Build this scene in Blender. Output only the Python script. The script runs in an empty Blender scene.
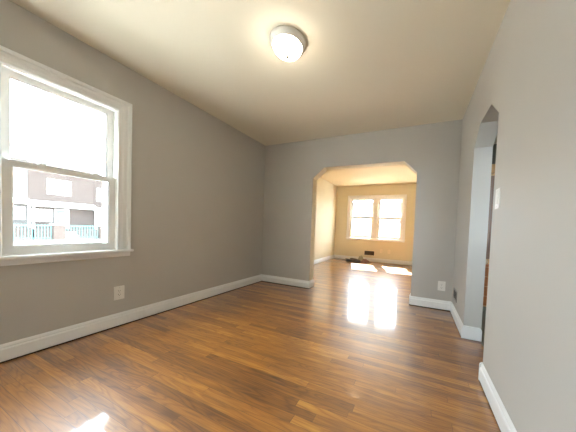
import bpy, bmesh, math, random
from mathutils import Vector, Matrix
random.seed(7)
SC = bpy.context.scene
COL = SC.collection

# ------------------------------------------------------------------ camera
F, PX, PY = 219.8067, 323.8525, 235.6263
CAM = Vector((2.5808, -0.0781, 1.0076))
YAW, PITCH, ROLL = 0.3998, -0.0322, 0.0395
cy_, sy_, cp_, sp_ = math.cos(YAW), math.sin(YAW), math.cos(PITCH), math.sin(PITCH)
fwd = Vector((-sy_*cp_, cy_*cp_, sp_)); rt = Vector((cy_, sy_, 0)); up = rt.cross(fwd)
cr_, sr_ = math.cos(ROLL), math.sin(ROLL)
r2 = cr_*rt + sr_*up; u2 = -sr_*rt + cr_*up
cam_d = bpy.data.cameras.new('camera'); cam = bpy.data.objects.new('camera', cam_d); COL.objects.link(cam)
m = Matrix((r2, u2, -fwd)).transposed().to_4x4(); m.translation = CAM
cam.matrix_world = m
cam_d.sensor_fit = 'HORIZONTAL'; cam_d.sensor_width = 36
cam_d.lens = F/576*36
cam_d.shift_x = -(PX-288)/576; cam_d.shift_y = (PY-216)/576
cam_d.clip_start = 0.02; cam_d.clip_end = 300
SC.camera = cam

Y0 = -1.35                    # wall behind the camera
# ------------------------------------------------------------------ light, sky, exposure
SKY = 8.6
world = bpy.data.worlds.new('world'); SC.world = world; world.use_nodes = True
bg = world.node_tree.nodes['Background']; bg.inputs[0].default_value = (0.79, 0.90, 1.0, 1); bg.inputs[1].default_value = SKY
sun_d = bpy.data.lights.new('sun', 'SUN'); sun_d.energy = 42; sun_d.angle = math.radians(0.6); sun_d.color = (1, .93, .80)
sun = bpy.data.objects.new('sun', sun_d); COL.objects.link(sun)
sun.rotation_euler = Vector((.27, -.88, -1.0)).to_track_quat('-Z', 'Y').to_euler()
sun.location = (0, 12, 20)
LAMP, FILL_LIVING, FILL_KITCHEN = 17.0, 1.2, 5.0  # living and kitchen strengths drive added, unseen lamps
def portal(loc, rot, sx, sy):
    d = bpy.data.lights.new('daylight_portal', 'AREA'); d.shape = 'RECTANGLE'; d.size = sx; d.size_y = sy
    d.cycles.is_portal = True
    o = bpy.data.objects.new('daylight_portal', d); o.location = loc; o.rotation_euler = rot; COL.objects.link(o)
portal((-.12, .75, 1.38), (0, -math.pi/2, 0), 1.3, .64)
portal((1.33, 7.13, 1.38), (-math.pi/2, 0, 0), 1.8, 1.3)
portal((4.1, .38, 1.52), (math.pi/2, 0, 0), 1.2, 1.15)
portal((-.12, -.625, 1.38), (0, -math.pi/2, 0), 1.3, 1.05)
vs = SC.view_settings
vs.view_transform = 'Standard'; vs.look = 'None'; vs.gamma = 1; vs.use_curve_mapping = False
vs.exposure = 1.34
try:
    SC.cycles.max_bounces = 14; SC.cycles.diffuse_bounces = 10; SC.cycles.glossy_bounces = 6
    SC.cycles.transparent_max_bounces = 12; SC.cycles.sample_clamp_indirect = 8.0
    SC.cycles.use_denoising = True
except Exception: pass

# ------------------------------------------------------------------ room numbers
W, D, D2, H = 3.0393, 3.1721, 7.0085, 2.45
TB, TR = .1666, .145          # thickness of back and right wall
Y0 = -1.35                    # wall behind the camera
BH = .1283

# ------------------------------------------------------------------ materials
def srgb(r, g, b):
    f = lambda c: (c/255)/12.92 if c/255 <= .04045 else ((c/255+.055)/1.055)**2.4
    return (f(r), f(g), f(b), 1)
def new_mat(name):
    mt = bpy.data.materials.new(name); mt.use_nodes = True
    nt = mt.node_tree; return mt, nt, nt.nodes['Principled BSDF']
def N(nt, t, **kw):
    n = nt.nodes.new(t)
    for k, v in kw.items(): setattr(n, k, v)
    return n
def plain(name, col, rough=.5, metal=0, spec=.5, vary=.03, scale=9, bump=0, bscale=200):
    mt, nt, b = new_mat(name)
    tc = N(nt, 'ShaderNodeTexCoord'); no = N(nt, 'ShaderNodeTexNoise'); no.inputs['Scale'].default_value = scale
    nt.links.new(tc.outputs['Object'], no.inputs['Vector'])
    mp = N(nt, 'ShaderNodeMapRange'); mp.inputs[3].default_value = 1-vary; mp.inputs[4].default_value = 1+vary
    nt.links.new(no.outputs['Fac'], mp.inputs[0])
    vm = N(nt, 'ShaderNodeVectorMath', operation='SCALE'); vm.inputs[0].default_value = col[:3]
    nt.links.new(mp.outputs[0], vm.inputs['Scale']); nt.links.new(vm.outputs[0], b.inputs['Base Color'])
    b.inputs['Roughness'].default_value = rough; b.inputs['Metallic'].default_value = metal
    b.inputs['Specular IOR Level'].default_value = spec
    if bump:
        n2 = N(nt, 'ShaderNodeTexNoise'); n2.inputs['Scale'].default_value = bscale; n2.inputs['Detail'].default_value = 3
        nt.links.new(tc.outputs['Object'], n2.inputs['Vector'])
        bp = N(nt, 'ShaderNodeBump'); bp.inputs['Strength'].default_value = bump; bp.inputs['Distance'].default_value = .002
        nt.links.new(n2.outputs['Fac'], bp.inputs['Height']); nt.links.new(bp.outputs[0], b.inputs['Normal'])
    return mt
M = {}
M['wall'] = plain('grey_wall_paint', (.49, .482, .458), .55, spec=.35, vary=.02, scale=2, bump=.15, bscale=160)
M['beige'] = plain('beige_wall_paint', (.69, .645, .50), .6, spec=.3, vary=.02, scale=2, bump=.12, bscale=160)
M['ceiling'] = plain('ceiling_paint', (.78, .745, .63), .8, spec=.2, vary=.015, scale=1.5, bump=.1)
M['cream'] = plain('cream_ceiling_paint', (.67, .58, .41), .8, spec=.2, vary=.015, scale=1.5, bump=.1)
M['trim'] = plain('white_trim_paint', (.80, .825, .84), .35, vary=.015, scale=6)
M['vinyl'] = plain('white_window_vinyl', (.82, .83, .82), .35, vary=.01)
M['plate'] = plain('white_plastic', (.80, .80, .77), .3, vary=.01)
M['ivory'] = plain('ivory_plastic', (.78, .70, .55), .35, vary=.01)
M['dark'] = plain('dark_recess', (.03, .03, .03), .7)
M['screw'] = plain('screw_metal', (.6, .6, .58), .3, metal=1)
M['ventgrey'] = plain('grey_painted_metal', (.30, .29, .28), .45)
M['ventdark'] = plain('bronze_painted_metal', (.10, .075, .06), .4, metal=.4)
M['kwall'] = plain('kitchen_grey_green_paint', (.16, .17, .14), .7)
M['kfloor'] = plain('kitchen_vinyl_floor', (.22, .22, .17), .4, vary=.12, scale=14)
M['nickel'] = plain('brushed_nickel', (.16, .15, .13), .35, metal=1)
M['pan'] = plain('fixture_white_enamel', (.80, .79, .74), .35)
M['cloth'] = plain('grey_cloth', (.13, .14, .15), .9, vary=.35, scale=14, bump=.6, bscale=60)
M['cloth_pale'] = plain('grey_green_cloth', (.42, .42, .33), .9, vary=.2, scale=20, bump=.5, bscale=60)
M['cord'] = plain('black_rubber', (.03, .035, .04), .5)
M['plum'] = plain('dull_plum_cloth', (.26, .17, .17), .9, vary=.2, scale=20)
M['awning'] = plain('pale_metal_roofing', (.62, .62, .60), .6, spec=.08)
M['frontwin'] = plain('white_exterior_frame', (.55, .56, .56), .5, spec=.08)
M['extglass'] = plain('dark_reflecting_glass', (.10, .16, .17), .08)
M['teal'] = plain('teal_painted_door', (.10, .24, .24), .5, spec=.08)
M['rail'] = plain('green_iron_railing', (.09, .22, .22), .5, metal=.2, spec=.08)
M['concrete'] = plain('pale_concrete', (.50, .49, .47), .85, vary=.08, scale=2)
M['yard'] = plain('bounce_concrete', (.80, .78, .74), .9, vary=.05, scale=2)  # only for the added slab that bounces sun through the left windows
M['bouncefront'] = plain('bounce_paving', (.15, .12, .085), .9, vary=.05, scale=2)
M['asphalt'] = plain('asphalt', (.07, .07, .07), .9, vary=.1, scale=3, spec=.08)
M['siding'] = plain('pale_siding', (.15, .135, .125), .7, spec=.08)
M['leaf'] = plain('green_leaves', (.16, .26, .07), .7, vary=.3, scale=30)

def glass_mat():
    mt, nt, b = new_mat('window_glass'); nt.nodes.remove(b)
    out = nt.nodes['Material Output']; tr = N(nt, 'ShaderNodeBsdfTransparent'); gl = N(nt, 'ShaderNodeBsdfGlossy')
    tr.inputs[0].default_value = (.97, .985, .98, 1); gl.inputs['Roughness'].default_value = .02
    fr = N(nt, 'ShaderNodeFresnel'); ge = N(nt, 'ShaderNodeNewGeometry'); ir = N(nt, 'ShaderNodeMapRange')
    ir.inputs[3].default_value = 1.3; ir.inputs[4].default_value = 1/1.3       # same reflectance from either face of the thin pane
    nt.links.new(ge.outputs['Backfacing'], ir.inputs[0]); nt.links.new(ir.outputs[0], fr.inputs[0])
    mx = N(nt, 'ShaderNodeMixShader'); L = nt.links.new
    tl = N(nt, 'ShaderNodeBsdfTranslucent'); tl.inputs[0].default_value = (.9, .92, .9, 1)      # dust film, put in as a haze of glare over the view
    m0 = N(nt, 'ShaderNodeMixShader'); m0.inputs[0].default_value = .006; L(tr.outputs[0], m0.inputs[1]); L(tl.outputs[0], m0.inputs[2])
    L(fr.outputs[0], mx.inputs[0]); L(m0.outputs[0], mx.inputs[1]); L(gl.outputs[0], mx.inputs[2]); L(mx.outputs[0], out.inputs[0])
    return mt
M['glass'] = glass_mat()
def lamp_mat(name, strength, col):
    mt, nt, b = new_mat(name)
    b.inputs['Base Color'].default_value = (.9, .9, .88, 1); b.inputs['Roughness'].default_value = .3
    b.inputs['Emission Color'].default_value = (*col, 1); b.inputs['Emission Strength'].default_value = strength
    return mt

def brick_mat(name, c1, c2, mortar):
    mt, nt, b = new_mat(name); L = nt.links.new
    tc = N(nt, 'ShaderNodeTexCoord'); sp = N(nt, 'ShaderNodeSeparateXYZ'); L(tc.outputs['Object'], sp.inputs[0])
    ad = N(nt, 'ShaderNodeMath', operation='ADD'); L(sp.outputs[0], ad.inputs[0]); L(sp.outputs[1], ad.inputs[1])
    cb = N(nt, 'ShaderNodeCombineXYZ'); L(ad.outputs[0], cb.inputs[0]); L(sp.outputs[2], cb.inputs[1])
    br = N(nt, 'ShaderNodeTexBrick'); L(cb.outputs[0], br.inputs['Vector'])
    br.inputs['Color1'].default_value = c1; br.inputs['Color2'].default_value = c2; br.inputs['Mortar'].default_value = mortar
    br.inputs['Scale'].default_value = 1; br.inputs['Brick Width'].default_value = .21; br.inputs['Row Height'].default_value = .075
    br.inputs['Mortar Size'].default_value = .006
    L(br.outputs[0], b.inputs['Base Color']); b.inputs['Roughness'].default_value = .95; b.inputs['Specular IOR Level'].default_value = 0
    return mt
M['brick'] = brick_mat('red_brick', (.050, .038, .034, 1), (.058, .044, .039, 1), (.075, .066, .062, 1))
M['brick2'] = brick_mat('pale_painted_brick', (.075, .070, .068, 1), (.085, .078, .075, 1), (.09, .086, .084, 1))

def oak_mat(name, ramp, plank=.052, length=1.15, rough=.40):
    mt, nt, b = new_mat(name); L = nt.links.new
    def MA(op, a, bb=None, c=None):
        n = N(nt, 'ShaderNodeMath', operation=op)
        for i, v in enumerate((a, bb, c)):
            if v is None: continue
            if isinstance(v, (int, float)): n.inputs[i].default_value = v
            else: L(v, n.inputs[i])
        return n.outputs[0]
    tc = N(nt, 'ShaderNodeTexCoord'); sp = N(nt, 'ShaderNodeSeparateXYZ'); L(tc.outputs['Object'], sp.inputs[0])
    X, Y = sp.outputs[0], sp.outputs[1]
    yv = MA('DIVIDE', Y, plank); row = MA('FLOOR', yv); fy = MA('FRACT', yv)
    wn = N(nt, 'ShaderNodeTexWhiteNoise', noise_dimensions='1D'); L(row, wn.inputs['W'])
    xs = MA('DIVIDE', MA('ADD', X, MA('MULTIPLY', wn.outputs[0], 7.3)), length); colm = MA('FLOOR', xs); fx = MA('FRACT', xs)
    wn2 = N(nt, 'ShaderNodeTexWhiteNoise', noise_dimensions='2D'); cb = N(nt, 'ShaderNodeCombineXYZ'); L(row, cb.inputs[0]); L(colm, cb.inputs[1]); L(cb.outputs[0], wn2.inputs['Vector'])
    R = wn2.outputs['Value']
    sc = N(nt, 'ShaderNodeSeparateColor'); L(wn2.outputs['Color'], sc.inputs[0]); R2 = sc.outputs[1]
    # cathedral figure: contour lines of a long soft noise, different on every board
    g = N(nt, 'ShaderNodeCombineXYZ'); L(MA('ADD', MA('MULTIPLY', X, 1.2), MA('MULTIPLY', R, 41)), g.inputs[0]); L(MA('ADD', MA('MULTIPLY', Y, 11), MA('MULTIPLY', R2, 23)), g.inputs[1]); L(MA('MULTIPLY', R, 13), g.inputs[2])
    n1 = N(nt, 'ShaderNodeTexNoise'); n1.inputs['Scale'].default_value = 1; n1.inputs['Detail'].default_value = 2.2; n1.inputs['Roughness'].default_value = .45; L(g.outputs[0], n1.inputs['Vector'])
    ring = MA('ABSOLUTE', MA('SUBTRACT', MA('FRACT', MA('MULTIPLY', n1.outputs['Fac'], 14)), .5))      # 0..0.5
    ring = MA('POWER', MA('MULTIPLY', ring, 2), 2.2)
    # fine pores along the board
    g2 = N(nt, 'ShaderNodeCombineXYZ'); L(MA('ADD', MA('MULTIPLY', X, 5), MA('MULTIPLY', R, 17)), g2.inputs[0]); L(MA('MULTIPLY', Y, 240), g2.inputs[1]); L(R2, g2.inputs[2])
    n2 = N(nt, 'ShaderNodeTexNoise'); n2.inputs['Scale'].default_value = 1; n2.inputs['Detail'].default_value = 4; L(g2.outputs[0], n2.inputs['Vector'])
    # broad colour drift
    n3 = N(nt, 'ShaderNodeTexNoise'); n3.inputs['Scale'].default_value = 1.6; n3.inputs['Detail'].default_value = 2; L(tc.outputs['Object'], n3.inputs['Vector'])
    # dark mineral streaks
    g4 = N(nt, 'ShaderNodeCombineXYZ'); L(MA('MULTIPLY', X, 1.6), g4.inputs[0]); L(MA('MULTIPLY', Y, 22), g4.inputs[1]); L(MA('MULTIPLY', R, 9), g4.inputs[2])
    n4 = N(nt, 'ShaderNodeTexNoise'); n4.inputs['Scale'].default_value = 1.5; n4.inputs['Detail'].default_value = 3; L(g4.outputs[0], n4.inputs['Vector'])
    t = MA('ADD', MA('MULTIPLY', R, .42), MA('MULTIPLY', n3.outputs['Fac'], .30))
    t = MA('ADD', t, MA('MULTIPLY', n4.outputs['Fac'], .62))
    t = MA('ADD', t, -.03)
    t = MA('SUBTRACT', t, MA('MULTIPLY', ring, .22))
    t = MA('SUBTRACT', t, MA('MULTIPLY', MA('SUBTRACT', n2.outputs['Fac'], .5), .45))
    cr = N(nt, 'ShaderNodeValToRGB'); L(t, cr.inputs[0])
    els = cr.color_ramp.elements; els[0].position = 0; els[0].color = ramp[0]; els[1].position = 1; els[1].color = ramp[-1]
    for i, c in enumerate(ramp[1:-1]): e = els.new((i+1)/(len(ramp)-1)); e.color = c
    # seams
    ey = MA('MINIMUM', fy, MA('SUBTRACT', 1, fy)); ex = MA('MINIMUM', fx, MA('SUBTRACT', 1, fx))
    seam = MA('MAXIMUM', MA('LESS_THAN', ey, .017), MA('LESS_THAN', ex, .0012))
    seamw = MA('MULTIPLY', seam, MA('ADD', .35, MA('MULTIPLY', wn.outputs[0], .6)))
    mx = N(nt, 'ShaderNodeMix', data_type='RGBA'); L(seamw, mx.inputs['Factor']); L(cr.outputs[0], mx.inputs['A']); mx.inputs['B'].default_value = (.03, .014, .006, 1)
    L(mx.outputs['Result'], b.inputs['Base Color'])
    b.inputs['Roughness'].default_value = rough
    rr = MA('ADD', rough-.05, MA('MULTIPLY', n2.outputs['Fac'], .1)); L(rr, b.inputs['Roughness'])
    b.inputs['IOR'].default_value = 1.95; b.inputs['Specular IOR Level'].default_value = .5
    b.inputs['Coat Weight'].default_value = 1; b.inputs['Coat IOR'].default_value = 1.75; b.inputs['Coat Roughness'].default_value = .05
    hgt = MA('ADD', MA('MULTIPLY', seam, -1), MA('ADD', MA('MULTIPLY', n2.outputs['Fac'], .25), MA('MULTIPLY', R, .3)))
    # slight cupping of every board
    cup = MA('MULTIPLY', MA('MULTIPLY', MA('SUBTRACT', fy, .5), MA('SUBTRACT', fy, .5)), 3.0)
    hgt = MA('ADD', hgt, cup)
    bp = N(nt, 'ShaderNodeBump'); bp.inputs['Strength'].default_value = .22; bp.inputs['Distance'].default_value = .0012
    L(hgt, bp.inputs['Height']); L(bp.outputs[0], b.inputs['Normal']); L(bp.outputs[0], b.inputs['Coat Normal'])
    return mt
M['oak'] = oak_mat('varnished_oak_strip', [srgb(62, 31, 5), srgb(108, 62, 12), srgb(144, 89, 20), srgb(172, 112, 32), srgb(204, 149, 58)])
def cab_mat(name, c):
    mt, nt, b = new_mat(name); L = nt.links.new
    tc = N(nt, 'ShaderNodeTexCoord'); mp = N(nt, 'ShaderNodeMapping'); mp.inputs['Scale'].default_value = (40, 40, 2.5); L(tc.outputs['Object'], mp.inputs[0])
    no = N(nt, 'ShaderNodeTexNoise'); no.inputs['Scale'].default_value = 1; L(mp.outputs[0], no.inputs['Vector'])
    cr = N(nt, 'ShaderNodeValToRGB'); L(no.outputs['Fac'], cr.inputs[0])
    cr.color_ramp.elements[0].position = .3; cr.color_ramp.elements[0].color = tuple(x*.7 for x in c[:3])+(1,)
    cr.color_ramp.elements[1].position = .7; cr.color_ramp.elements[1].color = c
    L(cr.outputs[0], b.inputs['Base Color']); b.inputs['Roughness'].default_value = .35
    return mt
M['cab'] = cab_mat('orange_brown_wood', srgb(190, 118, 66)); M['cabdark'] = cab_mat('dark_brown_wood', srgb(128, 86, 56)); M['cabpale'] = cab_mat('pale_maple_wood', srgb(225, 180, 120))

# ------------------------------------------------------------------ mesh helpers
def obj(name, bm, mat, parent=None, kind=None, smooth=False, bevel=0, seg=2):
    bmesh.ops.recalc_face_normals(bm, faces=bm.faces)
    me = bpy.data.meshes.new(name); bm.to_mesh(me); bm.free()
    me.materials.append(M[mat] if isinstance(mat, str) else mat)
    o = bpy.data.objects.new(name, me); COL.objects.link(o)
    if smooth:
        for p in me.polygons: p.use_smooth = True
    if parent: o.parent = parent
    if kind: o['kind'] = kind
    if bevel:
        md = o.modifiers.new('bevel', 'BEVEL'); md.width = bevel; md.segments = seg; md.limit_method = 'ANGLE'; md.angle_limit = math.radians(40)
    return o
def thing(name, label, cat, loc=(0, 0, 0), rotz=0, group=None):
    o = bpy.data.objects.new(name, None); COL.objects.link(o); o.empty_display_size = .05
    o.location = loc; o.rotation_euler = (0, 0, rotz); o['label'] = label; o['category'] = cat
    if group: o['group'] = group
    return o
def tag(o, label, cat, group=None):
    o['label'] = label; o['category'] = cat
    if group: o['group'] = group
    return o
def bx(bm, x0, x1, y0, y1, z0, z1, fn=None):
    f = fn or (lambda a, b, c: (a, b, c))
    v = [bm.verts.new(f(x, y, z)) for z in (z0, z1) for y in (y0, y1) for x in (x0, x1)]
    for q in ((0, 1, 3, 2), (4, 6, 7, 5), (0, 4, 5, 1), (2, 3, 7, 6), (0, 2, 6, 4), (1, 5, 7, 3)):
        bm.faces.new([v[i] for i in q])
    return bm
def box(x0, x1, y0, y1, z0, z1, fn=None): return bx(bmesh.new(), x0, x1, y0, y1, z0, z1, fn)
def prism(bm, outline, fn, w0, w1):
    """outline in (u,v), swept from w0 to w1; fn(u,v,w) -> world"""
    a = [bm.verts.new(fn(u, v, w0)) for u, v in outline]; b = [bm.verts.new(fn(u, v, w1)) for u, v in outline]
    n = len(outline)
    fs = [bm.faces.new(a), bm.faces.new(list(reversed(b)))]
    for i in range(n): bm.faces.new((a[i], b[i], b[(i+1) % n], a[(i+1) % n]))
    bm.normal_update()
    bmesh.ops.triangulate(bm, faces=fs)
    return bm
def sweep(bm, path, prof, fn=lambda a, b, c: (a, b, c)):
    """path: list of (origin, outdir) with mitred outdir; prof: closed (d, z) list, d along outdir; verts at origin+outdir*d, z"""
    rings = []
    for (px, py), (ox, oy) in path: rings.append([bm.verts.new(fn(px+ox*d, py+oy*d, z)) for d, z in prof])
    n = len(prof)
    for a, b in zip(rings, rings[1:]):
        for i in range(n): bm.faces.new((a[i], b[i], b[(i+1) % n], a[(i+1) % n]))
    bm.faces.new(rings[0]); bm.faces.new(list(reversed(rings[-1])))
    return bm
def lathe(bm, prof, cx, cy, seg=48):
    rings = []
    for r, z in prof:
        if r < 1e-5: rings.append([bm.verts.new((cx, cy, z))])
        else: rings.append([bm.verts.new((cx+r*math.cos(2*math.pi*k/seg), cy+r*math.sin(2*math.pi*k/seg), z)) for k in range(seg)])
    for a, b in zip(rings, rings[1:]):
        for k in range(seg):
            k2 = (k+1) % seg
            if len(a) == 1 and len(b) == 1: continue
            if len(a) == 1: bm.faces.new((a[0], b[k], b[k2]))
            elif len(b) == 1: bm.faces.new((a[k], b[0], a[k2]))
            else: bm.faces.new((a[k], b[k], b[k2], a[k2]))
    return bm
def frame(bm, u0, u1, v0, v1, prof, fn, open_bottom=False):
    """mitred frame around the rectangle; prof closed list of (outward offset, w)"""
    rings = []
    if open_bottom: cs = [((u0, v0), (-1, 0)), ((u0, v1), (-1, 1)), ((u1, v1), (1, 1)), ((u1, v0), (1, 0))]
    else: cs = [((u0, v0), (-1, -1)), ((u0, v1), (-1, 1)), ((u1, v1), (1, 1)), ((u1, v0), (1, -1))]
    for (u, v), (du, dv) in cs: rings.append([bm.verts.new(fn(u+du*o, v+dv*o, w)) for o, w in prof])
    n = len(prof); prs = list(zip(rings, rings[1:]))
    if not open_bottom: prs.append((rings[-1], rings[0]))
    for a, b in prs:
        for i in range(n): bm.faces.new((a[i], b[i], b[(i+1) % n], a[(i+1) % n]))
    if open_bottom: bm.faces.new(rings[0]); bm.faces.new(list(reversed(rings[-1])))
    return bm

# ------------------------------------------------------------------ room shell
fnYZ = lambda x0: (lambda u, v, w: (x0+w, u, v))      # wall in plane x = x0: u=y v=z w=+x
fnXZ = lambda y0: (lambda u, v, w: (u, y0+w, v))      # wall in plane y = y0
obj('floor', box(-.001, W+TR-.004, Y0-.2, D2+.001, -.06, 0), 'oak', kind='structure')
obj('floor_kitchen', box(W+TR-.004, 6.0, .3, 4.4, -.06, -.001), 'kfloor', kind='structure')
obj('ceiling', box(-.25, 6.2, Y0-.25, D+TB/2, H, H+.2), 'ceiling', kind='structure')
obj('ceiling_living', box(-.25, W+TR/2, D+TB/2, D2+.25, H, H+.2), 'cream', kind='structure')
obj('ceiling_kitchen', box(W+TR/2, 6.2, D+TB/2, D2+.25, H, H+.2), 'ceiling', kind='structure')
# openings of the windows
A = dict(u0=.435, u1=1.06, v0=.735, v1=2.02, vm=1.378)
B = [dict(u0=.505, u1=1.285, v0=.75, v1=2.035, vm=1.42), dict(u0=1.405, u1=2.155, v0=.75, v1=2.035, vm=1.41)]
bm = bmesh.new()
A5 = dict(u0=-1.15, u1=-.10)
for a in ((-.22, 0, Y0-.2, A5['u0'], 0, H), (-.22, 0, A5['u1'], A['u0'], 0, H), (-.22, 0, A5['u0'], A5['u1'], 0, A['v0']), (-.22, 0, A5['u0'], A5['u1'], A['v1'], H), (-.22, 0, A['u1'], D+TB/2, 0, H), (-.22, 0, A['u0'], A['u1'], 0, A['v0']), (-.22, 0, A['u0'], A['u1'], A['v1'], H)): bx(bm, *a)
obj('wall_left', bm, 'wall', kind='structure')
obj('wall_left_living', box(-.22, 0, D+TB/2, D2+.2, 0, H), 'beige', kind='structure')
bm = bmesh.new()
b0, b1 = B
for a in ((0, b0['u0'], D2, D2+.2, 0, H), (b0['u1'], b1['u0'], D2, D2+.2, 0, H), (b1['u1'], W+TR, D2, D2+.2, 0, H),
          (b0['u0'], b0['u1'], D2, D2+.2, 0, b0['v0']), (b0['u0'], b0['u1'], D2, D2+.2, b0['v1'], H),
          (b1['u0'], b1['u1'], D2, D2+.2, 0, b1['v0']), (b1['u0'], b1['u1'], D2, D2+.2, b1['v1'], H)): bx(bm, *a)
obj('wall_far', bm, 'beige', kind='structure')
oL, oR, oH, oz, oc, oc2 = .970, 2.5416, 1.9871, 1.821, .193, .168
outl = [(0, 0), (oL, 0), (oL, oz), (oL+oc, oH), (oR-oc2, oH), (oR, oz), (oR, 0), (W, 0), (W, H), (0, H)]
# grey face on the dining side, warm paint on the living side, one wall each
obj('wall_back', prism(bmesh.new(), outl, fnXZ(D), 0, .02), 'wall', kind='structure')
obj('wall_back_living', prism(bmesh.new(), outl, fnXZ(D), .02, TB), 'beige', kind='structure')
ay0, ay1, az, az1, ac0, ac1 = 1.722, 2.3973, 1.970, 1.820, .180, .186
outr = [(Y0-.2, 0), (ay0, 0), (ay0, az1), (ay0+ac0, az), (ay1-ac1, az), (ay1, az1), (ay1, 0), (D+TB/2, 0), (D+TB/2, H), (Y0-.2, H)]
obj('wall_right', prism(bmesh.new(), outr, fnYZ(W), 0, TR), 'wall', kind='structure')
obj('wall_right_living', box(W, W+TR, D+TB/2, D2, 0, H), 'beige', kind='structure')
obj('wall_front', box(-.2, W+TR, Y0-.2, Y0, 0, H), 'wall', kind='structure')
FW = (3.50, 4.70, .95, 2.10)
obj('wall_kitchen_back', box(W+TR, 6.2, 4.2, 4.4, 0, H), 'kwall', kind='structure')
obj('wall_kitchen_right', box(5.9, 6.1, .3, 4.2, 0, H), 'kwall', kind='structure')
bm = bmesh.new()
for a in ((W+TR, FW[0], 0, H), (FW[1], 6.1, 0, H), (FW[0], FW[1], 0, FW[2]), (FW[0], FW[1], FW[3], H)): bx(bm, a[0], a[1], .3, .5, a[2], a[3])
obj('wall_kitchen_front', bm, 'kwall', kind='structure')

# ------------------------------------------------------------------ baseboards
t = .016
PB = [(0, .012), (t, .012), (t, .090), (t*.85, .097), (t*.55, .101), (t*.62, .108), (t*.4, .119), (t*.12, BH), (0, BH)]
def base(name, path): return obj(name, sweep(bmesh.new(), path, PB), 'trim', kind='structure')
base('baseboard_left', [((0, Y0), (1, 0)), ((0, D), (1, -1)), ((oL, D), (-.0 or 1, -1)), ((oL, D+.055), (1, 0))])
base('baseboard_back', [((oR, D+.03), (-1, 0)), ((oR, D), (-1, -1)), ((W, D), (-1, -1)), ((W, ay1), (-1, 0))])
base('baseboard_right', [((W, ay0), (-1, 0)), ((W, Y0), (-1, 1)), ((0, Y0), (1, 1))])
M['gap'] = plain('painted_gap_shade', (.02, .012, .008), .8)  # shade line under the baseboards, painted as a dark strip
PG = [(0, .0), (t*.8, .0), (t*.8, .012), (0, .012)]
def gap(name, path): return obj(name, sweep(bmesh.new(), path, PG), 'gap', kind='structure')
gap('gap_shade_1', [((0, Y0), (1, 0)), ((0, D), (1, -1)), ((oL, D), (1, -1)), ((oL, D+.055), (1, 0))])
gap('gap_shade_2', [((oR, D+.03), (-1, 0)), ((oR, D), (-1, -1)), ((W, D), (-1, -1)), ((W, ay1), (-1, 0))])
gap('gap_shade_3', [((W, ay0), (-1, 0)), ((W, Y0), (-1, 1)), ((0, Y0), (1, 1))])
# block returning into the archway, rounded top corners
rc = .03
def rounded(u0, u1, v0, v1, r):
    o = [(u0, v0), (u1, v0)]
    for k in range(6): a = k/5*math.pi/2; o.append((u1-r+r*math.cos(a), v1-r+r*math.sin(a)))
    for k in range(6): a = math.pi/2+k/5*math.pi/2; o.append((u0+r+r*math.cos(a), v1-r+r*math.sin(a)))
    return o
obj('baseboard_archway', prism(bmesh.new(), rounded(W-t, W+TR+.004, .004, BH, rc), fnXZ(ay1), -t, 0), 'trim', kind='structure', bevel=.004)
obj('baseboard_archway_near', prism(bmesh.new(), rounded(W-t, W+TR+.004, .004, BH, .02), fnXZ(ay0), 0, t), 'trim', kind='structure', bevel=.004)
base('baseboard_living_left', [((oL, D+.055), (1, 0)), ((oL, D+TB), (1, 1)), ((0, D+TB), (1, 1)), ((0, D2), (1, -1)), ((W, D2), (-1, -1)), ((W, D+TB), (-1, 1)), ((oR, D+TB), (-1, 1)), ((oR, D+.03), (-1, 0))])

# ------------------------------------------------------------------ double hung windows
def sash(parent, fn, u0, u1, v0, v1, w0, w1, st, bot, top):
    bm = bmesh.new()
    bx(bm, u0, u0+st, v0, v1, w0, w1, fn); bx(bm, u1-st, u1, v0, v1, w0, w1, fn)
    bx(bm, u0+st, u1-st, v0, v0+bot, w0, w1, fn); bx(bm, u0+st, u1-st, v1-top, v1, w0, w1, fn)
    s = obj('sash', bm, 'vinyl', parent)
    e = .012; bm = bmesh.new()   # glazing bead
    frame(bm, u0+st, u1-st, v0+bot, v1-top, [(0, w1-.002), (0, w1-.008), (-.008, w1-.012), (-.008, w1-.016), (0, w1-.016)], fn)
    obj('glazing_bead', bm, 'vinyl', s)
    wm = (w0+w1)/2
    obj('pane', box(u0+st-.004, u1-st+.004, v0+bot-.004, v1-top+.004, wm-.002, wm+.002, fn), 'glass', s)
    return s
def double_hung(root, fn, u0, u1, v0, v1, vm, st=.042, locks=True):
    bm = bmesh.new()
    frame(bm, u0, u1, v0, v1, [(.0, .0), (-.010, .0), (-.010, -.012), (-.006, -.014), (-.006, -.2), (0, -.2)], fn)
    frame(bm, u0, u1, v0, v1, [(-.006, -.100), (-.026, -.100), (-.026, -.2), (-.006, -.2)], fn)
    frame(bm, u0, u1, v0, v1, [(-.006, -.052), (-.010, -.052), (-.010, -.058), (-.006, -.058)], fn)
    obj('window_jamb', bm, 'vinyl', root)
    j = .008
    sash(root, fn, u0+j, u1-j, v0+j, vm+.018, -.050, -.015, st, .050, .036)
    sash(root, fn, u0+j, u1-j, vm-.018, v1-j, -.095, -.060, st, .036, .040)
    if locks:
        for q in (.3, .78):
            u = u0+(u1-u0)*q
            l = obj('sash_lock', box(u-.022, u+.022, vm+.018, vm+.026, -.048, -.020, fn), 'vinyl', root, bevel=.002)
            obj('lock_lever', box(u-.012, u+.030, vm+.026, vm+.036, -.042, -.028, fn), 'vinyl', l, bevel=.003)
def casing_prof(w=.098):
    return [(-.004, 0), (-.004, .010), (.002, .015), (.012, .015), (.018, .007), (.034, .010), (.038, .015), (.056, .016), (.060, .011), (w-.030, .014), (w-.026, .024), (w-.006, .030), (w, .024), (w, 0)]
w1 = bpy.data.objects.new('window_1', None); COL.objects.link(w1); w1['kind'] = 'structure'
fl = fnYZ(0)
double_hung(w1, fl, **A)
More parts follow.
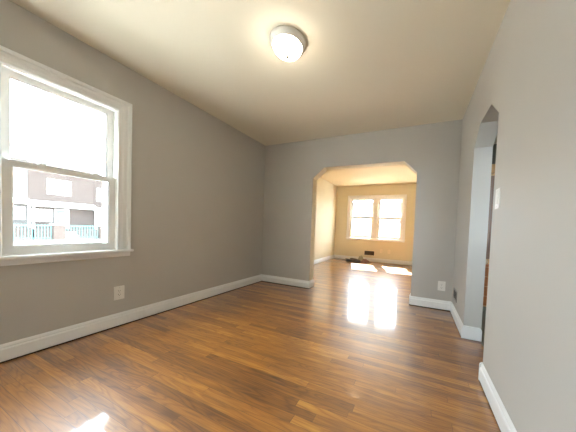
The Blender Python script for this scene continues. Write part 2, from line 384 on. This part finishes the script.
obj('window_casing', frame(bmesh.new(), A['u0'], A['u1'], A['v0'], A['v1'], casing_prof(), fl, True), 'trim', w1)
obj('window_sill', box(A['u0']-.115, A['u1']+.112, A['v0']-.024, A['v0'], -.01, .048, fl), 'trim', w1, bevel=.006, seg=3)
bm = bmesh.new(); pr = [(0, .667), (.010, .667), (.014, .674), (.014, .700), (.018, .703), (.018, .711), (0, .711)]
sweep(bm, [((0, A['u0']-.098), (1, 0)), ((0, A['u1']+.098), (1, 0))], pr); obj('window_apron', bm, 'trim', w1)

w2 = bpy.data.objects.new('window_2', None); COL.objects.link(w2); w2['kind'] = 'structure'
ff = lambda u, v, w: (u, D2-w, v)
for b in B: double_hung(w2, ff, locks=False, st=.05, **b)
cp = casing_prof(.095)
obj('window_casing', frame(bmesh.new(), b0['u0'], b1['u1'], b0['v0'], b0['v1'], cp, ff, True), 'trim', w2)
obj('window_mullion', box(b0['u1']-.004, b1['u0']+.004, b0['v0'], b0['v1'], 0, .014, ff), 'trim', w2, bevel=.003)
obj('window_sill', box(b0['u0']-.11, b1['u1']+.105, b0['v0']-.024, b0['v0'], -.01, .045, ff), 'trim', w2, bevel=.006)
obj('window_apron', box(b0['u0']-.095, b1['u1']+.092, b0['v0']-.07, b0['v0']-.024, 0, .014, ff), 'trim', w2, bevel=.004)

w3 = bpy.data.objects.new('fill_window_kitchen', None); COL.objects.link(w3); w3['kind'] = 'structure'  # unseen kitchen window, added for daylight on the archway edge
fb = lambda u, v, w: (u, .5+w, v)
for a, b in (FW[:2],): double_hung(w3, fb, a, b, FW[2], FW[3], 1.52, st=.045)
obj('window_casing', frame(bmesh.new(), FW[0], FW[1], FW[2], FW[3], casing_prof(), fb), 'trim', w3)  # casing of the added kitchen window
w5 = bpy.data.objects.new('fill_window_left', None); COL.objects.link(w5); w5['kind'] = 'structure'  # unseen window behind the camera, added to light the right wall
double_hung(w5, fl, A5['u0'], A5['u1'], A['v0'], A['v1'], A['vm'])
obj('window_casing', frame(bmesh.new(), A5['u0'], A5['u1'], A['v0'], A['v1'], casing_prof(), fl), 'trim', w5)  # casing of the added window behind the camera

# ------------------------------------------------------------------ ceiling lights
def ceiling_light(cx, cy, strength, col, label):
    root = thing('ceiling_light', label, 'ceiling light', (cx, cy, H))
    pan = [(0, 0), (.133, 0), (.136, -.005), (.136, -.020), (.131, -.028), (.124, -.034), (.119, -.044), (.113, -.048), (.110, -.043), (0, -.041)]
    obj('fixture_pan', lathe(bmesh.new(), pan, 0, 0, 64), 'pan', root, smooth=True)
    rr = []
    for k in range(13):
        a = k/12*math.pi/2; rr.append((.1105*math.cos(a)**.9 if k < 12 else 0, -.043-.070*math.sin(a)))
    gm = lamp_mat('glowing_frosted_glass', strength, col)
    obj('glass_shade', lathe(bmesh.new(), rr, 0, 0, 64), gm, root, smooth=True)
    fin = [(0, -.108), (.013, -.111), (.0145, -.117), (.011, -.122), (.012, -.126), (.008, -.131), (0, -.133)]
    obj('finial', lathe(bmesh.new(), fin, 0, 0, 24), 'nickel', root, smooth=True)
ceiling_light(1.585, 1.405, LAMP, (1, .89, .72), 'round white flush ceiling light with a glowing frosted glass dome')
ceiling_light(1.55, 4.35, FILL_LIVING, (1, .74, .42), 'added round fill light, unseen, warming the far room beyond the wide opening')  # unseen lamp added for warm light in the far room

# ------------------------------------------------------------------ outlets, switch, vents
def holes(bm, fn, u, v, s=1):
    bx(bm, u-.0085*s, u-.0060*s, v-.002, v+.008, .0058, .0064, fn); bx(bm, u+.0060*s, u+.0085*s, v-.002, v+.006, .0058, .0064, fn)
    bx(bm, u-.0025, u+.0025, v-.012, v-.007, .0058, .0064, fn)
def outlet(name, fn, label, style, w=.078, h=.124, mat='plate', group=None, loc=(0, 0, 0)):
    root = thing(name, label, 'outlet' if 'switch' not in name else 'light switch', loc, group=group)
    obj('cover_plate', prism(bmesh.new(), rounded(-w/2, w/2, -h/2, h/2, .004), fn, 0, .005), mat, root, bevel=.0015)
    if style == 'duplex':
        for s in (-1, 1):
            c = obj('receptacle', prism(bmesh.new(), rounded(-.017, .017, s*.0215-.0145, s*.0215+.0145, .010), fn, .003, .0062), mat, root)
            bm = bmesh.new(); holes(bm, fn, 0, s*.0215+.001); obj('slots', bm, 'dark', c)
    else:
        ins = obj('rocker' if style == 'rocker' else 'receptacle', prism(bmesh.new(), rounded(-.017, .017, -.034, .034, .002), fn, .003, .0062 if style == 'decora' else .009), mat, root, bevel=.001)
        if style == 'decora':
            bm = bmesh.new(); holes(bm, fn, 0, .017); holes(bm, fn, 0, -.017); obj('slots', bm, 'dark', ins)
    for s in ((0,) if style == 'duplex' else (-.048, .048)):
        obj('screw', box(-.003, .003, s-.003, s+.003, .0045, .0060, fn), 'screw', root, bevel=.001)
    return root
outlet('wall_outlet', lambda u, v, w: (w, u, v), 'white outlet plate low on the grey left wall below the window', 'decora', loc=(0, 1.080, .321), w=.080, h=.128)
outlet('wall_outlet', lambda u, v, w: (u, -w, v), 'white outlet right of the wide opening, near the room corner', 'duplex', loc=(2.912, D, .3155), w=.088, h=.124)
outlet('light_switch', lambda u, v, w: (-w, u, v), 'white light switch plate on the right wall beside the archway', 'rocker', loc=(W, 1.624, 1.238), w=.075, h=.125)
for x, l in ((1.57, 'ivory outlet on the far wall, the one nearer the dark vent'), (1.81, 'ivory outlet on the far wall, the one farther right of the vent')):
    outlet('wall_outlet', lambda u, v, w: (u, -w, v), l, 'duplex', loc=(x, D2, .365), w=.075, h=.12, mat='ivory', group='outlets under the far window')
def vent(fn, label, loc, w, h, fm, sm, n):
    root = thing('wall_vent', label, 'vent', loc)
    obj('vent_frame', frame(bmesh.new(), -w/2+.016, w/2-.016, -h/2+.016, h/2-.016, [(0, .001), (0, .006), (.014, .006), (.018, 0)], fn), fm, root)
    obj('vent_back', box(-w/2+.014, w/2-.014, -h/2+.014, h/2-.014, .0002, .0012, fn), 'dark', root)
    bm = bmesh.new()
    for k in range(n):
        v = -h/2+.02+(h-.04)*(k+.5)/n; g = (h-.04)/n
        p = [(v-g*.42, .001), (v-g*.30, .001), (v+g*.25, .006), (v+g*.13, .006)]
        vs_ = [[bm.verts.new(fn(u, a, b)) for a, b in p] for u in (-w/2+.016, w/2-.016)]
        for i in range(4): bm.faces.new((vs_[0][i], vs_[1][i], vs_[1][(i+1) % 4], vs_[0][(i+1) % 4]))
    obj('vent_louvers', bm, sm, root)
    return root
vent(lambda u, v, w: (-w, u, v), 'small grey painted vent low on the right wall by the corner', (W, 2.945, .278), .23, .125, 'ventgrey', 'ventgrey', 7)
vent(lambda u, v, w: (u, -w, v), 'dark bronze vent in a pale frame low on the far wall under the double window', (1.20, D2, .275), .345, .165, 'ivory', 'ventdark', 6)

# ------------------------------------------------------------------ heap on the floor of the far room
def blob(name, cx, cy, rx, ry, rz, mat, seed, amp=.25, z0=0.0, parent=None):
    bm = bmesh.new(); bmesh.ops.create_icosphere(bm, subdivisions=4, radius=1)
    rnd = random.Random(seed); ph = [(rnd.uniform(2, 7), rnd.uniform(2, 7), rnd.uniform(2, 7), rnd.uniform(0, 6)) for _ in range(7)]
    for v in bm.verts:
        p = v.co.copy(); k = 1+amp*sum(math.sin(a*p.x+b*p.y+c*p.z+d) for a, b, c, d in ph)/3.2
        v.co = Vector((p.x*rx*k, p.y*ry*k, max(0, (p.z+.35))*rz*k*.75))
        v.co += Vector((cx, cy, z0))
    return obj(name, bm, mat, parent, smooth=True)
tag(blob('cloth', .745, 6.78, .215, .10, .085, 'cloth', 3, .22), 'dark grey crumpled cloth on the far room floor by the baseboard', 'cloth')
tag(blob('cloth', 1.12, 6.79, .125, .09, .095, 'plum', 9, .2), 'dull plum cloth bundled at the right end of the heap below the vent', 'cloth')
tag(blob('rag', .95, 6.935, .085, .035, .17, 'cloth_pale', 5, .12), 'pale grey green rag humped up behind the dark cloth heap', 'rag')
cu = bpy.data.curves.new('cable', 'CURVE'); cu.dimensions = '3D'; cu.bevel_depth = .011; cu.bevel_resolution = 3
spl = cu.splines.new('NURBS'); pts = []
for k in range(34):
    a = k*.62; r = .13+.02*math.sin(k*1.7); pts.append((.80+r*1.7*math.cos(a), 6.55+r*.45*math.sin(a), .013+.0013*k, 1))
spl.points.add(len(pts)-1)
for p, q in zip(spl.points, pts): p.co = q
spl.use_endpoint_u = True; spl.order_u = 4
tmp = bpy.data.objects.new('cable', cu); COL.objects.link(tmp)
dg = bpy.context.evaluated_depsgraph_get(); me = bpy.data.meshes.new_from_object(tmp.evaluated_get(dg)); bpy.data.objects.remove(tmp)
me.materials.clear(); me.materials.append(M['cord']); co = bpy.data.objects.new('cable', me); COL.objects.link(co)
tag(co, 'coiled black cable lying in front of the cloth heap', 'cable')

# ------------------------------------------------------------------ kitchen cabinet glimpsed through the archway
kc = thing('tall_cabinet', 'brown wooden tall cabinet glimpsed through the archway', 'cabinet', (3.36, 3.32, 0))
obj('carcass', box(-.02, .62, .02, .58, .08, 1.79), 'cabpale', kc, bevel=.003)
obj('toe_kick', box(0, .60, .07, .56, .001, .08), 'kfloor', kc)
d = obj('door', box(-.005, .595, 0, .02, .70, 1.76), 'cabdark', kc, bevel=.003)
obj('door_panel', box(.07, .52, -.006, .004, .78, 1.68), 'cabdark', d, bevel=.006)
for k in range(4):
    z0 = .10+k*.125; dr = obj('drawer', box(-.005, .595, 0, .02, z0, z0+.117), 'cab', kc, bevel=.004)
    obj('knob', lathe(bmesh.new(), [(0, 0), (.006, 0), (.006, .008), (.013, .014), (.010, .022), (0, .024)], 0, 0, 20), 'screw', dr, smooth=True).matrix_local = Matrix.Translation((.30, 0, z0+.058)) @ Matrix.Rotation(math.pi/2, 4, 'X')
obj('counter_shelf', box(-.02, .62, -.05, .02, .605, .635), 'cab', kc, bevel=.004)
obj('crown', box(-.03, .63, -.02, .58, 1.79, 1.90), 'cabpale', kc, bevel=.006)
mug = thing('mug', 'pale cream mug on the ledge of the wooden cabinet past the archway', 'mug', (3.385, 3.292, .636))
obj('cup', lathe(bmesh.new(), [(0, 0), (.022, 0), (.024, .004), (.024, .06), (.021, .06), (.021, .006), (0, .006)], 0, 0, 32), 'ivory', mug, smooth=True)
bm = bmesh.new(); rings = []
for k in range(10):
    a = -math.pi/2+k/9*math.pi; c = Vector((.023+.015*math.cos(a), 0, .031+.018*math.sin(a)))
    dx = Vector((math.cos(a), 0, math.sin(a)))
    rings.append([bm.verts.new(c+dx*.003*math.cos(q)+Vector((0, .003*math.sin(q), 0))) for q in [i*math.pi/4 for i in range(8)]])
for a, b in zip(rings, rings[1:]):
    for i in range(8): bm.faces.new((a[i], b[i], b[(i+1) % 8], a[(i+1) % 8]))
obj('handle', bm, 'ivory', mug, smooth=True)
kd = thing('kitchen_fill_light', 'added round fill light in the kitchen, unseen behind the archway wall', 'ceiling light', (4.5, 2.4, H))  # unseen lamp added to light the kitchen
obj('glass_shade', lathe(bmesh.new(), [(.16, 0), (.16, -.02), (.14, -.06), (.09, -.085), (0, -.095)], 0, 0, 40), lamp_mat('kitchen_fill_glow', FILL_KITCHEN, (1, .85, .65)), kd, smooth=True)
obj('rim', lathe(bmesh.new(), [(.16, 0), (.172, 0), (.172, -.022), (.16, -.022)], 0, 0, 40), 'pan', kd, smooth=True)

# ------------------------------------------------------------------ street outside
obj('ground_outside', box(-120, 120, -100, 160, -1.6, -1.30), 'asphalt', kind='structure')
for nm, a in (('pavement_left_far', (-27.2, -19, -30, 60)),):
    obj(nm, box(*a, -1.30, -1.18), 'concrete', kind='structure')
obj('bounce_slab_left', box(-9, -.25, -14, 16, -1.30, -1.19), 'yard', kind='structure')  # pale slab added to bounce sun up through the left windows
obj('bounce_slab_front', box(-.2, 16, D2+.25, 22, -1.30, -1.19), 'bouncefront', kind='structure')  # slab added to bounce sun onto the far room ceiling
obj('pavement_front_far', box(-10, 40, 30.5, 34, -1.30, -1.18), 'concrete', kind='structure')

def rowhouse(loc, rotz, wid, label, wallmat, door_u, bay_u, up_us, porch=True, top=5.7):
    """front faces local +x, runs along local +y from 0 to wid, ground floor at local z 0"""
    r = thing('row_house', label, 'house', loc, rotz, 'row houses across the street')
    r.name = 'row_house'
    obj('wall', box(-8, 0, .01, wid-.01, -1.3, top), wallmat, r)
    obj('roof', box(-8.1, .18, 0, wid, top, top+.22), 'siding', r)
    def win(u0, u1, v0, v1, n):
        f = obj('window', frame(bmesh.new(), u0, u1, v0, v1, [(-.01, .01), (-.01, .07), (.09, .07), (.09, 0), (-.01, 0)], lambda u, v, w: (w, u, v)), 'frontwin', r)
        bm = bmesh.new()
        bx(bm, .01, .05, u0, u1, (v0+v1)/2-.03, (v0+v1)/2+.03)
        for k in range(1, n): u = u0+(u1-u0)*k/n; bx(bm, .01, .06, u-.04, u+.04, v0, v1)
        obj('window_bar', bm, 'frontwin', f)
        obj('pane', box(.002, .012, u0, u1, v0, v1), 'extglass', f)
    for u0, u1 in up_us: win(u0, u1, 3.25, 4.45, 2)
    win(bay_u[0], bay_u[1], .72, 1.66, 3)
    dr = obj('door', box(.0, .05, door_u[0], door_u[1], 0, 1.72), 'teal', r)
    obj('door_frame', frame(bmesh.new(), door_u[0], door_u[1], 0, 1.72, [(0, .0), (0, .09), (.12, .09), (.12, 0)], lambda u, v, w: (w, u, v), True), 'frontwin', dr)
    obj('door_pane', box(.05, .056, door_u[0]+.15, door_u[1]-.15, .9, 1.5), 'extglass', dr)
    obj('porch_slab', box(0, 1.1, .05, wid-.05, -1.3, 0), 'brick', r)
    # sloping porch roof
    bm = bmesh.new(); prism(bm, [(0, 2.5), (.75, 2.2), (.75, 1.98), (0, 1.98)], lambda u, v, w: (u, w, v), .0, wid)
    obj('porch_roof', bm, 'awning', r)
    for u in (.12, wid-.12): obj('porch_post', box(.60, .72, u-.06, u+.06, 0, 1.98), 'frontwin', r)
    bm = bmesh.new()
    for k in range(4): bx(bm, 1.1+k*.28, 1.1+(k+1)*.28, door_u[0]-.1, door_u[1]+.2, -1.3, -.26-k*.26)
    obj('front_steps', bm, 'concrete', r)
    return r
XF = -28.4
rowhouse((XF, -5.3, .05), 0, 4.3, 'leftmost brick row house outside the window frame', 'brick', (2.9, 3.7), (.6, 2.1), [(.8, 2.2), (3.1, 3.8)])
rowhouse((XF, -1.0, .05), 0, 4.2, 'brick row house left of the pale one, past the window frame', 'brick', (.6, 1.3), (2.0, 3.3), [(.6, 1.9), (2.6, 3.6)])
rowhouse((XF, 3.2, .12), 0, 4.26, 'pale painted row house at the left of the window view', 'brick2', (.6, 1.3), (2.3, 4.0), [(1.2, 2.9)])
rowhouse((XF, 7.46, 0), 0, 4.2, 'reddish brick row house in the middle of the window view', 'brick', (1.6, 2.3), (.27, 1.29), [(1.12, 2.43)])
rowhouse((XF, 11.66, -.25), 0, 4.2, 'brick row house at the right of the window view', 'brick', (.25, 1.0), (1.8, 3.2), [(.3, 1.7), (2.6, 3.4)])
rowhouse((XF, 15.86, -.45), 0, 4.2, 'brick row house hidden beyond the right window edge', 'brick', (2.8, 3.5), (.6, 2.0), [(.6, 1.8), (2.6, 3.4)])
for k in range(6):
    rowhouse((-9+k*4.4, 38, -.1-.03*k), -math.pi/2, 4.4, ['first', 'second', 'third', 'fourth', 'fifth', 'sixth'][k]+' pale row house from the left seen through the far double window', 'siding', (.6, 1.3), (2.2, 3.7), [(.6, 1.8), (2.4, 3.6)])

def railing(y0, y1, z, label):
    r = thing('yard_railing', label, 'railing', (-24.9, (y0+y1)/2, z), group='iron railings in front of the row houses')
    h = (y1-y0)/2
    bm = bmesh.new(); bx(bm, -.03, .03, -h, h, 1.08, 1.14); bx(bm, -.03, .03, -h, h, .10, .15); obj('rail', bm, 'rail', r)
    bm = bmesh.new(); n = int((y1-y0)/.16)
    for k in range(n+1): u = -h+2*h*k/n; bx(bm, -.018, .018, u-.018, u+.018, 0, 1.2)
    obj('pickets', bm, 'rail', r)
def pier(y, z, label):
    p = thing('brick_pier', label, 'pier', (-24.9, y, z), group='brick piers between the railings')
    obj('pier_shaft', box(-.28, .28, -.32, .32, 0, 1.15), 'brick', p); obj('pier_cap', box(-.34, .34, -.38, .38, 1.15, 1.25), 'concrete', p, bevel=.02)
obj('retaining_wall', box(-25.2, -24.6, -6, 20, -1.2, -.75), 'brick2', kind='structure')
zf = -.75
pier(5.1, zf, 'brick pier at the left of the yard railings'); pier(8.15, zf, 'brick pier in front of the middle row house'); pier(11.0, zf, 'brick pier at the right of the yard railings')
railing(5.5, 7.75, zf, 'green iron railing left of the middle brick pier'); railing(8.55, 10.6, zf, 'green iron railing right of the middle brick pier')
railing(11.4, 14.5, zf, 'green iron railing at the far right of the window view'); railing(.5, 4.7, zf, 'green iron railing at the far left of the window view')
def bush(x, y, z, s, label):
    bm = bmesh.new(); rnd = random.Random(int(y*10)); 
    for k in range(420):
        a, b, c = rnd.gauss(0, .45), rnd.gauss(0, .45), abs(rnd.gauss(.5, .35)); e = Vector((rnd.uniform(-1, 1), rnd.uniform(-1, 1), rnd.uniform(-1, 1))).normalized(); f = e.orthogonal().normalized(); p = Vector((a, b, c))*s; q = .11*s
        bm.faces.new([bm.verts.new(p+e*q), bm.verts.new(p+f*q*.6), bm.verts.new(p-e*q), bm.verts.new(p-f*q*.6)])
    r = thing('shrub', label, 'shrub', (x, y, z)); obj('foliage', bm, 'leaf', r)
    obj('stem', box(-.05, .05, -.05, .05, 0, .5*s), 'cabdark', r)
bush(-22.9, 12.05, -1.18, 1.1, 'yellow green shrub by the right hand house across the street')
# pale cheek wall of our own front stairs, sloping down under the window
bm = bmesh.new(); prism(bm, [(-1.5, -1.3), (2.6, -1.3), (2.6, .20), (1.7, .36), (.95, .50), (.2, .56), (-1.5, .58)], lambda u, v, w: (w, u, v), -1.75, -1.5)
tag(obj('stair_wall', bm, 'concrete', bevel=.02), 'sloping pale concrete stair wall just outside the left window', 'wall')
